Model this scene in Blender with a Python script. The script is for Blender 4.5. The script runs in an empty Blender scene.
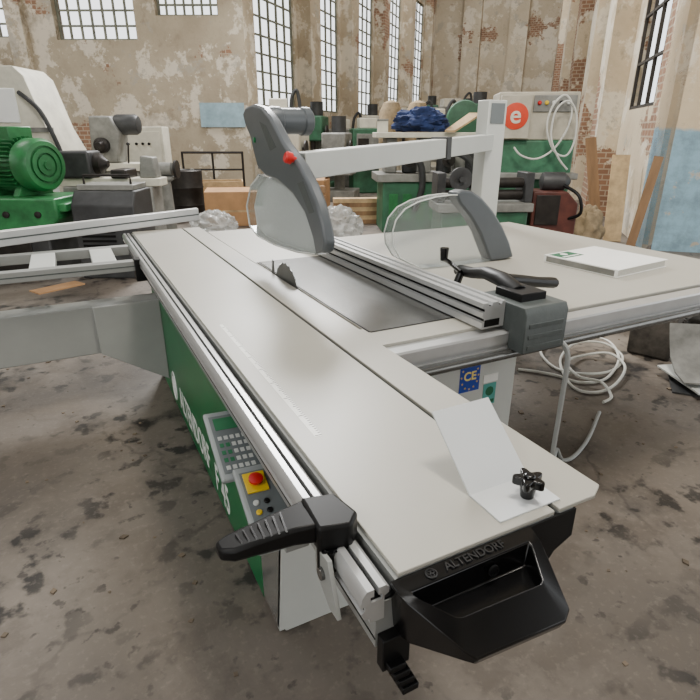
import bpy, bmesh, math, random
from mathutils import Vector, Matrix, noise
random.seed(7)
C = bpy.context.scene.collection
D = bpy.data
R = math.radians
V = Vector
CAM = V((-.322, -.532, 1.49))
SY, CY = .452, .892
TP = 217/540
IC = math.sqrt(1+TP*TP)
YAW = math.atan2(SY, CY)

# ---------- measuring helpers: survey points of the photograph onto real planes ----------
def ray(x, y):
    a = IC*(x-350); b = 540+TP*(350-y); c = 133-y
    return V((CY*a+SY*b, -SY*a+CY*b, c))
def onX(x, y, v): d = ray(x, y); return CAM+d*((v-CAM.x)/d.x)
def onY(x, y, v): d = ray(x, y); return CAM+d*((v-CAM.y)/d.y)
def onZ(x, y, v): d = ray(x, y); return CAM+d*((v-CAM.z)/d.z)
def RF(r, f, z=0): return V((CAM.x+CY*r+SY*f, CAM.y-SY*r+CY*f, z))
def base(x, y, f): return RF(f*IC*(x-350)/(540+TP*(350-y)), f)

# ---------- materials ----------
def lin(c):
    c /= 255.0
    return c/12.92 if c <= .04045 else ((c+.055)/1.055)**2.4
def rgb(t): return (lin(t[0]), lin(t[1]), lin(t[2]), 1)
def newmat(name):
    m = D.materials.new(name); m.use_nodes = True
    nt = m.node_tree
    return m, nt, nt.nodes['Principled BSDF']
def N(nt, t, **kw):
    n = nt.nodes.new(t)
    for k, v in kw.items(): setattr(n, k, v)
    return n
def mixc(nt, fac, a, b):
    n = N(nt, 'ShaderNodeMix', data_type='RGBA')
    for i, s in ((0, fac), (6, a), (7, b)):
        if hasattr(s, 'is_output'): nt.links.new(s, n.inputs[i])
        else: n.inputs[i].default_value = s
    return n.outputs[2]
def mul(nt, a, b):
    n = N(nt, 'ShaderNodeMath', operation='MULTIPLY'); nt.links.new(a, n.inputs[0]); nt.links.new(b, n.inputs[1]); return n.outputs[0]
def noise_t(nt, vec, scale, detail=5, rough=.6):
    n = N(nt, 'ShaderNodeTexNoise'); n.inputs['Scale'].default_value = scale
    n.inputs['Detail'].default_value = detail; n.inputs['Roughness'].default_value = rough
    nt.links.new(vec, n.inputs['Vector']); return n.outputs['Fac']
def ramp(nt, fac, lo, hi, a=0, b=1):
    n = N(nt, 'ShaderNodeMapRange'); n.inputs[1].default_value = lo; n.inputs[2].default_value = hi
    n.inputs[3].default_value = a; n.inputs[4].default_value = b
    nt.links.new(fac, n.inputs[0]); return n.outputs[0]
def mat(name, c, rough=.5, metal=0, var=.06, scale=6, bump=0, spec=.5, stretch=None):
    m, nt, p = newmat(name)
    tc = N(nt, 'ShaderNodeTexCoord'); vec = tc.outputs['Object']
    if stretch:
        mp = N(nt, 'ShaderNodeMapping'); mp.inputs['Scale'].default_value = stretch
        nt.links.new(vec, mp.inputs['Vector']); vec = mp.outputs['Vector']
    f = noise_t(nt, vec, scale)
    f2 = ramp(nt, f, .3, .7)
    c0 = rgb(c)
    lo = tuple(x*(1-var*2) for x in c0[:3])+(1,); hi = tuple(min(1, x*(1+var*1.5)) for x in c0[:3])+(1,)
    nt.links.new(mixc(nt, f2, lo, hi), p.inputs['Base Color'])
    p.inputs['Roughness'].default_value = rough; p.inputs['Metallic'].default_value = metal
    p.inputs['Specular IOR Level'].default_value = spec
    if bump:
        b = N(nt, 'ShaderNodeBump'); b.inputs['Strength'].default_value = bump; b.inputs['Distance'].default_value = .01
        nt.links.new(f, b.inputs['Height']); nt.links.new(b.outputs[0], p.inputs['Normal'])
    return m
def clear_mat(name, tint, a, edge=.2):
    m, nt, p = newmat(name)
    nt.nodes.remove(p)
    out = nt.nodes['Material Output']
    t = N(nt, 'ShaderNodeBsdfTransparent'); t.inputs[0].default_value = rgb((240, 242, 242))
    g = N(nt, 'ShaderNodeBsdfPrincipled'); g.inputs['Base Color'].default_value = rgb(tint); g.inputs['Roughness'].default_value = .06
    tc = N(nt, 'ShaderNodeTexCoord'); f = noise_t(nt, tc.outputs['Object'], 9)
    k = N(nt, 'ShaderNodeMapRange'); k.inputs[3].default_value = a*.5; k.inputs[4].default_value = a*1.5
    nt.links.new(f, k.inputs[0])
    lw = N(nt, 'ShaderNodeLayerWeight'); lw.inputs[0].default_value = edge
    ad = N(nt, 'ShaderNodeMath', operation='MAXIMUM'); nt.links.new(k.outputs[0], ad.inputs[0]); nt.links.new(lw.outputs['Fresnel'], ad.inputs[1])
    mx = N(nt, 'ShaderNodeMixShader'); nt.links.new(ad.outputs[0], mx.inputs[0])
    nt.links.new(t.outputs[0], mx.inputs[1]); nt.links.new(g.outputs[0], mx.inputs[2]); nt.links.new(mx.outputs[0], out.inputs[0])
    return m
def floor_mat():
    m, nt, p = newmat('oily_concrete')
    tc = N(nt, 'ShaderNodeTexCoord'); v = tc.outputs['Object']
    n1 = noise_t(nt, v, .7, 8, .6); n2 = noise_t(nt, v, 2.6, 8, .68); n3 = noise_t(nt, v, 1.3, 8, .62); n4 = noise_t(nt, v, 4, 6, .58); n5 = noise_t(nt, v, 40, 3, .6); n6 = noise_t(nt, v, .8, 3, .5); n7 = noise_t(nt, v, 8, 4, .5); n8 = noise_t(nt, v, 15, 4, .5)
    c = mixc(nt, ramp(nt, n1, .30, .70), rgb((78, 70, 63)), rgb((124, 115, 105)))
    c = mixc(nt, ramp(nt, n2, .44, .72, 0, .7), c, rgb((152, 143, 132)))
    c = mixc(nt, ramp(nt, n3, .44, .64, 0, .8), c, rgb((60, 53, 47)))
    c = mixc(nt, mul(nt, ramp(nt, n4, .48, .63, 0, .9), ramp(nt, n6, .44, .59)), c, rgb((34, 30, 27)))
    c = mixc(nt, mul(nt, ramp(nt, n7, .56, .62, 0, .88), ramp(nt, n6, .40, .53)), c, rgb((24, 21, 19)))
    c = mixc(nt, mul(nt, ramp(nt, n8, .62, .67, 0, .7), ramp(nt, n2, .42, .56)), c, rgb((38, 33, 30)))
    c = mixc(nt, ramp(nt, n5, .55, .85, 0, .35), c, rgb((150, 141, 130)))
    nz = N(nt, 'ShaderNodeTexNoise'); nz.inputs['Scale'].default_value = 4; nz.inputs['Detail'].default_value = 6; nt.links.new(v, nz.inputs['Vector'])
    sc = N(nt, 'ShaderNodeVectorMath', operation='SCALE'); nt.links.new(nz.outputs['Color'], sc.inputs[0]); sc.inputs['Scale'].default_value = .35
    wv = N(nt, 'ShaderNodeVectorMath', operation='ADD'); nt.links.new(v, wv.inputs[0]); nt.links.new(sc.outputs[0], wv.inputs[1])
    vo = N(nt, 'ShaderNodeTexVoronoi', feature='DISTANCE_TO_EDGE'); vo.inputs['Scale'].default_value = .42; nt.links.new(wv.outputs[0], vo.inputs['Vector'])
    c = mixc(nt, mul(nt, ramp(nt, vo.outputs['Distance'], .006, .0015, 0, .55), ramp(nt, n1, .42, .55)), c, rgb((42, 36, 32)))
    nt.links.new(c, p.inputs['Base Color'])
    nt.links.new(ramp(nt, n2, .2, .9, .34, .8), p.inputs['Roughness'])
    b = N(nt, 'ShaderNodeBump'); b.inputs['Strength'].default_value = .3; b.inputs['Distance'].default_value = .02
    nt.links.new(n2, b.inputs['Height']); nt.links.new(b.outputs[0], p.inputs['Normal'])
    return m
def plaster_mat(name, blue=0.0, tone=(198, 184, 160), dark=(160, 145, 122), peel=.57, bscale=2.6, grime=.58):
    m, nt, p = newmat(name)
    tc = N(nt, 'ShaderNodeTexCoord'); v = tc.outputs['Object']
    sep = N(nt, 'ShaderNodeSeparateXYZ'); nt.links.new(v, sep.inputs[0])
    cb = N(nt, 'ShaderNodeCombineXYZ')
    ad = N(nt, 'ShaderNodeMath', operation='ADD'); nt.links.new(sep.outputs[0], ad.inputs[0]); nt.links.new(sep.outputs[1], ad.inputs[1])
    nt.links.new(ad.outputs[0], cb.inputs[0]); nt.links.new(sep.outputs[2], cb.inputs[1])
    br = N(nt, 'ShaderNodeTexBrick'); br.inputs['Scale'].default_value = bscale
    br.inputs['Color1'].default_value = rgb((152, 116, 92)); br.inputs['Color2'].default_value = rgb((132, 100, 80)); br.inputs['Mortar'].default_value = rgb((172, 156, 136))
    br.inputs['Mortar Size'].default_value = .03
    nt.links.new(cb.outputs[0], br.inputs['Vector'])
    n1 = noise_t(nt, v, .5, 8, .7); n2 = noise_t(nt, v, .42, 9, .66); n3 = noise_t(nt, v, .95, 9, .7); n4 = noise_t(nt, v, .7, 8, .7); n5 = noise_t(nt, v, 4, 7, .7); n6 = noise_t(nt, v, 1.3, 9, .72)
    c = mixc(nt, ramp(nt, n1, .32, .68), rgb(dark), rgb(tone))
    c = mixc(nt, ramp(nt, n3, .51, .54, 0, .8), c, rgb((220, 211, 194)))
    c = mixc(nt, ramp(nt, n6, .57, .60, 0, .7), c, rgb((168, 162, 150)))
    c = mixc(nt, ramp(nt, n4, grime, grime+.09, 0, .6), c, rgb((124, 110, 92)))
    c = mixc(nt, ramp(nt, n5, .56, .70, 0, .5), c, rgb((108, 96, 80)))
    if blue > 0:
        zz = N(nt, 'ShaderNodeMath', operation='MULTIPLY_ADD'); nt.links.new(n3, zz.inputs[0]); zz.inputs[1].default_value = .3; nt.links.new(sep.outputs[2], zz.inputs[2])
        lowm = ramp(nt, zz.outputs[0], blue+.19, blue+.15)
        bl_ = mixc(nt, ramp(nt, n5, .40, .64), rgb((148, 184, 202)), rgb((124, 150, 164)))
        c = mixc(nt, mul(nt, lowm, ramp(nt, n6, .60, .57)), c, bl_)
    c = mixc(nt, ramp(nt, n2, peel, peel+.012), c, br.outputs['Color'])
    nt.links.new(c, p.inputs['Base Color']); p.inputs['Roughness'].default_value = .9
    b = N(nt, 'ShaderNodeBump'); b.inputs['Strength'].default_value = .6; b.inputs['Distance'].default_value = .04
    nt.links.new(n3, b.inputs['Height']); nt.links.new(b.outputs[0], p.inputs['Normal'])
    return m
M = dict(
    plate=mat('painted_table_grey', (170, 167, 157), .38, 0, .02, 3, spec=.5),
    carriage=mat('anodised_carriage', (146, 148, 146), .40, .2, .03, 5),
    alu=mat('bright_aluminium', (194, 195, 195), .30, .55, .03, 14, stretch=(1, .05, 1)),
    scale=mat('scale_strip_paint', (206, 205, 198), .4, .1, .03, 30),
    steel=mat('ground_steel', (108, 108, 106), .24, .75, .08, 10),
    chrome=mat('polished_sheet', (205, 206, 204), .12, .85, .03, 3),
    blade=mat('saw_blade_steel', (96, 98, 98), .35, .8, .06, 20),
    green=mat('machine_green_gloss', (8, 108, 60), .3, 0, .06, 3),
    white=mat('white_paint', (240, 241, 239), .4, 0, .02, 3),
    shoe=mat('shoe_enamel', (212, 215, 216), .4, .05, .02, 3),
    lt=mat('light_grey_enamel', (192, 195, 191), .42, 0, .03, 3),
    beam=mat('beam_grey_enamel', (152, 154, 151), .45, 0, .04, 3),
    cast=mat('dark_grey_casting', (74, 80, 79), .5, .1, .06, 30, .15),
    guard=mat('guard_grey_plastic', (80, 85, 89), .38, 0, .04, 8),
    black=mat('black_plastic', (10, 10, 11), .22, 0, .1, 30, spec=.45),
    bmatte=mat('black_matte', (12, 12, 13), .45, 0, .1, 30, spec=.25),
    emb=mat('black_emboss', (20, 20, 21), .35, 0, .1, 30, spec=.5),
    gap=mat('dark_slot', (12, 12, 12), .7, 0, .1, 10, spec=.2),
    clear=clear_mat('clear_polycarbonate', (205, 208, 206), .05, .15),
    clear2=clear_mat('clear_polycarbonate_thick', (215, 218, 217), .14, .28),
    panel=mat('control_panel_grey', (146, 152, 153), .5, 0, .03, 10),
    face=mat('control_face_grey', (104, 111, 113), .5, 0, .03, 10),
    lcd=mat('green_lcd', (62, 124, 88), .2, 0, .05, 30),
    key=mat('key_white', (205, 208, 204), .5, 0, .03, 30),
    red=mat('red_plastic', (196, 24, 24), .4, 0, .05, 20),
    yellow=mat('yellow_plastic', (232, 196, 24), .45, 0, .05, 20),
    paleyellow=mat('pale_yellow_print', (240, 222, 120), .45, 0, .03, 20),
    bluel=mat('label_blue', (24, 62, 160), .4, 0, .03, 20),
    teal=mat('label_teal', (80, 160, 152), .4, 0, .04, 20),
    paper=mat('white_paper', (238, 238, 234), .55, 0, .02, 6),
    pages=mat('page_edges', (206, 204, 196), .8, 0, .08, 60, stretch=(1, 1, 12)),
    logo=mat('green_print', (18, 96, 62), .5, 0, .05, 20),
    cable=mat('grey_cable_sheath', (160, 163, 162), .5, 0, .05, 10),
    wcable=mat('white_cable_sheath', (206, 206, 198), .5, 0, .06, 10),
    mgreen=mat('old_machine_green', (44, 116, 66), .38, 0, .2, 7, .1),
    cgreen=mat('worn_machine_green', (58, 108, 80), .5, 0, .2, 6, .1),
    bgreen=mat('dull_machine_green', (50, 98, 72), .5, 0, .18, 5, .1),
    beige=mat('old_cream_enamel', (212, 208, 192), .5, 0, .1, 4, .05),
    bgrey=mat('beige_grey_enamel', (176, 170, 154), .5, 0, .12, 4, .05),
    mgrey=mat('old_machine_grey', (128, 128, 123), .5, .1, .18, 6, .1),
    dgrey=mat('dirty_dark_grey', (56, 57, 58), .5, .1, .2, 6, .15),
    iron=mat('oily_iron', (42, 38, 35), .5, .4, .25, 8, .2),
    dred=mat('red_brown_enamel', (84, 42, 34), .55, 0, .25, 6, .1),
    wood=mat('raw_wood', (136, 106, 76), .75, 0, .25, 5, .15, stretch=(1, 1, .15)),
    woodl=mat('pale_wood', (194, 166, 126), .75, 0, .2, 5, .1, stretch=(1, .2, 1)),
    card=mat('brown_cardboard', (176, 136, 96), .85, 0, .1, 4, .05),
    film=clear_mat('crumpled_film', (225, 226, 224), .40),
    cloth=mat('blue_cloth', (30, 48, 92), .85, 0, .25, 9, .2),
    sack=mat('dusty_sack', (150, 132, 104), .9, 0, .2, 9, .3),
    psack=mat('pale_sack', (170, 162, 146), .9, 0, .15, 9, .3),
    tub=mat('pale_plastic_tub', (196, 190, 174), .55, 0, .12, 6),
    orange=mat('orange_red_print', (206, 62, 32), .5, 0, .05, 10),
    rock=mat('dusty_dark_metal', (72, 67, 61), .8, .1, .3, 12, .5),
    tarp=mat('dark_tarpaulin', (62, 62, 60), .6, 0, .25, 8, .4),
    shell=mat('grey_scrap_sheet', (128, 128, 124), .55, .1, .25, 5, .1),
    chips=mat('floor_chips', (112, 99, 83), .85, 0, .35, 1.5),
    frame=mat('window_frame_paint', (120, 122, 108), .7, 0, .2, 5),
    dframe=mat('dark_window_frame', (50, 45, 40), .7, 0, .2, 5),
    bluep=mat('pale_blue_paint', (150, 178, 190), .7, 0, .15, 3),
    roof=mat('roof_boards', (118, 110, 98), .9, 0, .1, 2),
    floor=floor_mat(),
    plaster=plaster_mat('peeling_plaster', peel=.56),
    plasterw=plaster_mat('pale_plaster', 0, (208, 196, 174), (178, 164, 141), peel=.59, grime=.61),
    plasterr=plaster_mat('plaster_and_brick', 0, (218, 205, 180), (184, 167, 141), peel=.52, grime=.63),
    plasterb=plaster_mat('peeling_plaster_blue_dado', 1.5, (224, 207, 178), (192, 172, 140), peel=.66, grime=.64),
    plasterl=plaster_mat('peeling_plaster_grey', 0, (188, 176, 154), (150, 137, 117), .59, grime=.55),
)

# ---------- mesh building ----------
WORLD = set()
def root_of(o):
    while o.parent: o = o.parent
    return o
class MB:
    def __init__(s, M=None): s.bm = bmesh.new(); s.M = M or Matrix.Identity(4)
    def v(s, p): return s.bm.verts.new(s.M @ V(p))
    def f(s, vs):
        try: return s.bm.faces.new(vs)
        except ValueError: return None
    def box(s, x0, x1, y0, y1, z0, z1):
        p = [s.v((x, y, z)) for z in (z0, z1) for x, y in ((x0, y0), (x1, y0), (x1, y1), (x0, y1))]
        for q in ((3, 2, 1, 0), (4, 5, 6, 7), (0, 1, 5, 4), (1, 2, 6, 5), (2, 3, 7, 6), (3, 0, 4, 7)): s.f([p[i] for i in q])
        return s
    def beam(s, p0, p1, w, h, up=(0, 0, 1)):
        p0, p1 = V(p0), V(p1); d = (p1-p0).normalized(); side = d.cross(V(up)).normalized(); u = side.cross(d)
        a = [s.v(p+side*sx*w/2+u*sz*h/2) for p in (p0, p1) for sx, sz in ((-1, -1), (1, -1), (1, 1), (-1, 1))]
        for q in ((3, 2, 1, 0), (4, 5, 6, 7), (0, 1, 5, 4), (1, 2, 6, 5), (2, 3, 7, 6), (3, 0, 4, 7)): s.f([a[i] for i in q])
        return s
    def tube(s, pts, r, seg=10, closed=False, flat=1.0):
        pts = [V(p) for p in pts]; n = len(pts)
        rs = r if isinstance(r, (list, tuple)) else [r]*n
        rings = []; prev = None
        for i, p in enumerate(pts):
            if closed: d = pts[(i+1) % n]-pts[i-1]
            else: d = pts[min(i+1, n-1)]-pts[max(i-1, 0)]
            d.normalize()
            if prev is None:
                ref = V((0, 0, 1)) if abs(d.z) < .9 else V((1, 0, 0))
                u = d.cross(ref).normalized()
            else:
                u = prev-d*prev.dot(d); u.normalize()
            prev = u; w = u.cross(d)
            rings.append([s.v(p+u*math.cos(2*math.pi*k/seg)*rs[i]+w*math.sin(2*math.pi*k/seg)*rs[i]*flat) for k in range(seg)])
        m = n if closed else n-1
        for i in range(m):
            A, B = rings[i], rings[(i+1) % n]
            for k in range(seg): s.f([A[k], A[(k+1) % seg], B[(k+1) % seg], B[k]])
        if not closed: s.f(rings[0][::-1]); s.f(rings[-1])
        return s
    def cyl(s, p0, p1, r, seg=20, r2=None): return s.tube([p0, p1], [r, r if r2 is None else r2], seg)
    def lathe(s, c, axis, prof, seg=28):
        axis = V(axis).normalized(); c = V(c)
        ref = V((0, 0, 1)) if abs(axis.z) < .9 else V((1, 0, 0))
        u = axis.cross(ref).normalized(); w = u.cross(axis)
        rings = [[s.v(c+axis*t+(u*math.cos(2*math.pi*k/seg)+w*math.sin(2*math.pi*k/seg))*max(r, 1e-4)) for k in range(seg)] for r, t in prof]
        for A, B in zip(rings, rings[1:]):
            for k in range(seg): s.f([A[k], A[(k+1) % seg], B[(k+1) % seg], B[k]])
        s.f(rings[0][::-1]); s.f(rings[-1])
        return s
    def prism(s, pts, vec):
        vec = V(vec); a = [s.v(p) for p in pts]; b = [s.v(V(p)+vec) for p in pts]; n = len(a)
        s.f(a[::-1]); s.f(b)
        for i in range(n): s.f([a[i], a[(i+1) % n], b[(i+1) % n], b[i]])
        return s
    def blob(s, c, size, amp=.25, sub=4, sc=3, seed=0):
        r = bmesh.ops.create_icosphere(s.bm, subdivisions=sub, radius=1)
        for v in r['verts']:
            k = 1+amp*noise.fractal(v.co*sc+V((seed*7.3, seed, 0)), 1, 2, 3)
            q = V((v.co.x*k*size[0], v.co.y*k*size[1], max(v.co.z*k*size[2], -size[2]*.55)))
            v.co = s.M @ (V(c)+q)
        return s
    def build(s, name, m, parent=None, bev=0, kind=None, label=None, loc=None, rotz=0):
        bm = s.bm
        bmesh.ops.recalc_face_normals(bm, faces=bm.faces)
        if parent is not None:
            rt = root_of(parent)
            if rt.name in WORLD:
                for v in bm.verts: v.co -= rt.location
        for f in bm.faces: f.smooth = True
        for e in bm.edges:
            if len(e.link_faces) == 2 and e.calc_face_angle(0) > .6: e.smooth = False
        me = D.meshes.new(name); bm.to_mesh(me); bm.free()
        me.materials.append(m if not isinstance(m, str) else M[m])
        o = D.objects.new(name, me); C.objects.link(o)
        if parent is not None: o.parent = parent
        if loc is not None: o.location = loc; o.rotation_euler.z = rotz
        if bev:
            b = o.modifiers.new('bevel', 'BEVEL'); b.width = bev; b.segments = 2; b.limit_method = 'ANGLE'; b.angle_limit = R(35)
        if kind: o['kind'] = kind
        if label: o['label'] = label
        return o
def thing(name, label, cat, loc=(0, 0, 0), rotz=0, group=None, world=False):
    o = D.objects.new(name, None); C.objects.link(o); o.location = loc; o.rotation_euler = (0, 0, rotz)
    o.empty_display_size = .1
    o['label'] = label; o['category'] = cat
    if group: o['group'] = group
    if world: WORLD.add(o.name)
    return o
def tag(o, label, cat, group=None):
    o['label'] = label; o['category'] = cat
    if group: o['group'] = group
    return o
def text(body, size, origin, xd, yd, m, parent, name='lettering', ext=.0006, bold=0, ysc=1):
    cu = D.curves.new(name, 'FONT'); cu.body = body; cu.size = size; cu.extrude = ext; cu.align_x = 'CENTER'; cu.align_y = 'CENTER'; cu.offset = bold
    tmp = D.objects.new('tmp', cu); C.objects.link(tmp)
    bpy.context.view_layer.update()
    me = D.meshes.new_from_object(tmp.evaluated_get(bpy.context.evaluated_depsgraph_get()))
    D.objects.remove(tmp)
    xd, yd = V(xd).normalized(), V(yd).normalized(); zd = xd.cross(yd)
    T = Matrix((xd, yd*ysc, zd)).transposed().to_4x4(); T.translation = V(origin)
    me.transform(T)
    rt = root_of(parent)
    if rt.name in WORLD: me.transform(Matrix.Translation(-rt.location))
    me.materials.clear(); me.materials.append(M[m]); me.name = name
    o = D.objects.new(name, me); C.objects.link(o); o.parent = parent
    return o
def smooth(ctrl, k=8, closed=False):
    ctrl = [V(c) for c in ctrl]; out = []; n = len(ctrl)
    rng = n if closed else n-1
    for i in range(rng):
        g = (lambda j: ctrl[j % n]) if closed else (lambda j: ctrl[min(max(j, 0), n-1)])
        a, b, c, d = g(i-1), g(i), g(i+1), g(i+2)
        for t in range(k):
            t /= k
            out.append(.5*((2*b)+(c-a)*t+(2*a-5*b+4*c-d)*t*t+(3*b-a-3*c+d)*t**3))
    if not closed: out.append(ctrl[-1])
    return out

# =====================================================================
# THE SETTING
# =====================================================================
MB().box(-22, 34, -14, 46, -.12, 0).build('floor', 'floor', kind='structure')
def heading(deg): return -YAW-R(deg)          # local Y points deg to the right of the viewing direction
def wall_mb(L, hgt, th, ops):
    """wall along local X from 0 to L, thickness into local +Y, with openings (x0,x1,z0,z1)"""
    b = MB(); x = 0
    for x0, x1, z0, z1 in sorted(ops):
        b.box(x, x0, 0, th, 0, hgt)
        if z0 > 0: b.box(x0, x1, 0, th, 0, z0)
        if z1 < hgt: b.box(x0, x1, 0, th, z1, hgt)
        x = x1
    b.box(x, L, 0, th, 0, hgt)
    return b
def window(n, x0, x1, z0, z1, nx, nz, m, loc, rotz, th=.4):
    b = MB(); y0, y1 = th*.45, th*.45+.05
    for i in range(nx+1):
        x = x0+(x1-x0)*i/nx; w = .05 if i in (0, nx) else .022
        b.box(x-w, x+w, y0, y1, z0, z1)
    for i in range(nz+1):
        z = z0+(z1-z0)*i/nz; w = .05 if i in (0, nz) else .02
        b.box(x0, x1, y0+.005, y1-.005, z-w, z+w)
    b.build('window_%d' % n, m, kind='structure', loc=loc, rotz=rotz)
wl0 = RF(-14, 14)
ops = [(14-6.65, 14-4.83, 3.45, 5.6), (14-4.35, 14-2.95, 3.93, 5.6), (14-10.5, 14-7.6, 3.5, 5.6)]
b = wall_mb(11.6, 9.7, .4, ops)
b.box(6.4, 6.75, -.25, 0, 0, 9.7)
b.build('wall_left', 'plasterl', kind='structure', loc=wl0, rotz=-YAW)
for i, (a, b, c, d) in enumerate(ops): window(i+1, a, b, c, d, 7, 7, 'frame', wl0, -YAW, .4)
# side wall with a row of tall windows: local X runs down the hall
HA = 20; LH = 20.0
sw0 = RF(-2.4, 14); swr = heading(HA)+R(90)
ops = [(.5, 2.65, 2.1, 7.2), (3.7, 5.95, 2.1, 7.2), (7.0, 9.5, 2.1, 7.2), (10.7, 13.4, 2.1, 7.2), (14.6, 17.6, 2.1, 7.2)]
b = wall_mb(LH+.2, 10, .12, ops)
for s in (2.9, 6.15, 9.75, 13.7, 17.9): b.box(s, s+.7, -.38, 0, 0, 10)
b.build('wall_far_left', 'plaster', kind='structure', loc=sw0, rotz=swr)
for i, (a, c0, c, d) in enumerate(ops): window(i+20, a, c0, c, d, 5, 13, 'frame', sw0, swr, .12)
# back wall
bw0 = RF(-2.4+LH*math.sin(R(HA)), 14+LH*math.cos(R(HA)))
b = wall_mb(8.0, 12, .4, [])
for x in (1.6, 3.9, 6.4): b.box(x, x+.9, -.5, 0, 0, 12)
b.build('wall_back', 'plasterw', kind='structure', loc=bw0, rotz=heading(HA))
# right wall, from the near pier to the back wall
RA = 15.7
rw0 = RF(4.0, 7.4); rwr = heading(RA)+R(90)
ops = [(.95, 2.75, 1.85, 6.6), (7.4, 9.4, 3.0, 7.0)]
b = wall_mb(25.5, 12, -.12, ops)
for s in (3.3, 6.1, 10.4, 15, 20): b.box(s, s+.9, 0, .38, 0, 12)
b.build('wall_right', 'plasterr', kind='structure', loc=rw0, rotz=rwr)
for i, (a, c0, c, d) in enumerate(ops): window(i+10, a, c0, c, d, 3, 7, 'dframe', rw0, rwr, -.12)
MB().box(0, 3.2, 0, .6, 0, 9.6).build('wall_near_pier', 'plasterb', kind='structure', loc=RF(4.0, 7.4)+V((0, 0, 0)), rotz=heading(RA))
# walls behind the photographer: a wide open gate and a side wall with windows
wall_mb(26, 9.7, .3, [(7.0, 12.5, 0, 5.2), (16, 19, 3, 6)]).build('wall_behind', 'plasterl', kind='structure', loc=RF(-14, -6), rotz=-YAW)
wall_mb(20, 9.7, .3, [(2, 5, 3, 6), (7, 10, 3, 6), (12, 15, 3, 6)]).build('wall_near_left', 'plasterl', kind='structure', loc=RF(-14, -6), rotz=-YAW+R(90))
# roof; the unseen skylight band over the saw is added for soft top light
cl_ = MB()
cl_.box(-15, 16, -6.5, .8, 9.7, 9.9).box(-15, 16, 4.6, 40, 9.7, 9.9).box(-15, -7, .8, 4.6, 9.7, 9.9).box(5, 16, .8, 4.6, 9.7, 9.9)
cl_.build('ceiling', 'roof', kind='structure', loc=RF(0, 0), rotz=-YAW)

# =====================================================================
# THE SAW
# =====================================================================
saw = thing('panel_saw', 'long grey sliding table panel saw with green base filling the foreground', 'saw', (.6, 1.6, 0), 0, None, True)
bc = MB().box(.07, .44, .70, 2.95, .0, .56).build('base_cabinet', 'lt', saw, .004)
sp = MB().box(.05, .07, .86, 2.95, .005, .60).build('side_panel', 'green', saw, .003, label='glossy green side panel with white lettering')
text('ALTENDORF', .124, (.0495, 1.94, .125), (0, -1, 0), (0, 0, 1), 'white', sp, bold=.0015, ysc=1.55)
text('F 45', .132, (.0495, 1.38, .105), (0, -1, 0), (0, 0, 1), 'white', sp, bold=.0015, ysc=1.45)
em = MB()
em.tube([(.049, 2.44+.06*math.cos(a), .135+.085*math.sin(a)) for a in [k*math.pi/12 for k in range(24)]], .0045, 6, True)
for k in range(3):
    a = k*2*math.pi/3+.5
    em.tube([(.049, 2.44+.026*math.cos(a)+.021*math.cos(t), .135+1.4*(.026*math.sin(a)+.021*math.sin(t))) for t in [q*math.pi/6 for q in range(12)]], .004, 6, True)
em.build('emblem', 'white', sp)
MB().prism([(.05, .70, .02), (.05, .855, .02), (.05, .855, .6), (.05, .60, .6)], (.02, 0, 0)).build('end_plate', 'chrome', saw, .002)
MB().prism([(.05, .70, .01), (.05, .60, .6), (.40, .60, .6), (.40, .70, .01)], (0, .02, 0)).build('end_cover', 'lt', saw, .002)
sb = MB().box(.06, .36, .12, 3.2, .57, .730).build('slide_beam', 'carriage', saw, .004)
prof = [(-.008, .736), (-.008, .792), (-.004, .796), (-.004, .825), (.024, .825), (.024, .860), (.03, .862), (.353, .862), (.353, .845), (.367, .845), (.367, .862), (.40, .862), (.40, .80), (.36, .78), (.34, .736)]
slide = MB().prism([(x, 0.0, z) for x, z in prof], (0, 3.42, 0)).build('sliding_table', 'carriage', saw)
tp = MB().prism([(.03, 0.0, .862), (.354, .0, .862), (.354, 3.42, .862), (.03, 3.42, .862)], (0, 0, .008))
tp.prism([(.366, .0, .862), (.455, .0, .862), (.488, .018, .862), (.478, 3.42, .862), (.366, 3.42, .862)], (0, 0, .008))
tp.build('table_plate', 'plate', slide, .0015)
# slotted aluminium clamp rail along the outer edge
rp = [(-.020, .797), (-.020, .806), (-.032, .811), (-.036, .822), (-.029, .824), (-.029, .833), (-.036, .835), (-.034, .852), (-.026, .862), (-.014, .862), (-.014, .848), (-.020, .848), (-.020, .838), (.000, .838), (.000, .848), (-.006, .848), (-.006, .862), (.006, .862), (.012, .857), (.012, .846), (.004, .842), (.004, .797)]
MB().prism([(x, -.004, z) for x, z in rp], (0, 3.43, 0)).build('clamp_rail', 'alu', slide, 0, label='bright slotted aluminium rail along the outer edge')
MB().box(-.0195, -.0005, .0, 3.41, .8382, .8392).build('rail_slot', 'gap', slide)
MB().box(-.0292, -.0285, .0, 3.41, .8245, .8325).build('rail_groove', 'gap', slide)
MB().box(.004, .0235, .002, 3.41, .826, .830).build('slot_liner', 'gap', slide)  # dark strip on the slot floor
MB().box(.354, .366, .002, 3.41, .846, .849).build('groove_liner', 'gap', slide)  # dark strip on the groove floor
MB().box(-.009, -.0055, .01, 3.41, .7925, .7968).build('side_slot', 'gap', slide)
MB().box(-.009, -.008, .0, 3.42, .752, .755).build('side_seam', 'gap', slide)
sc = MB().box(.075, .093, .42, 1.26, .8700, .8704).build('scale_strip', 'scale', slide)
tk = MB()
for i in range(84):
    y = .425+i*.01; L = .016 if i % 10 == 0 else (.010 if i % 5 == 0 else .006)
    tk.box(.093-L, .093, y-.0009, y+.0009, .8704, .8707)
tk.build('scale_marks', 'gap', slide)
for Yb in (1.75, 1.12, .58, .13):
    MB().lathe((-.007, Yb, .773), (-1, 0, 0), [(.011, 0), (.011, .004), (.008, .006), (.004, .005)], 16).build('bolt_cap', 'bmatte', slide)
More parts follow.
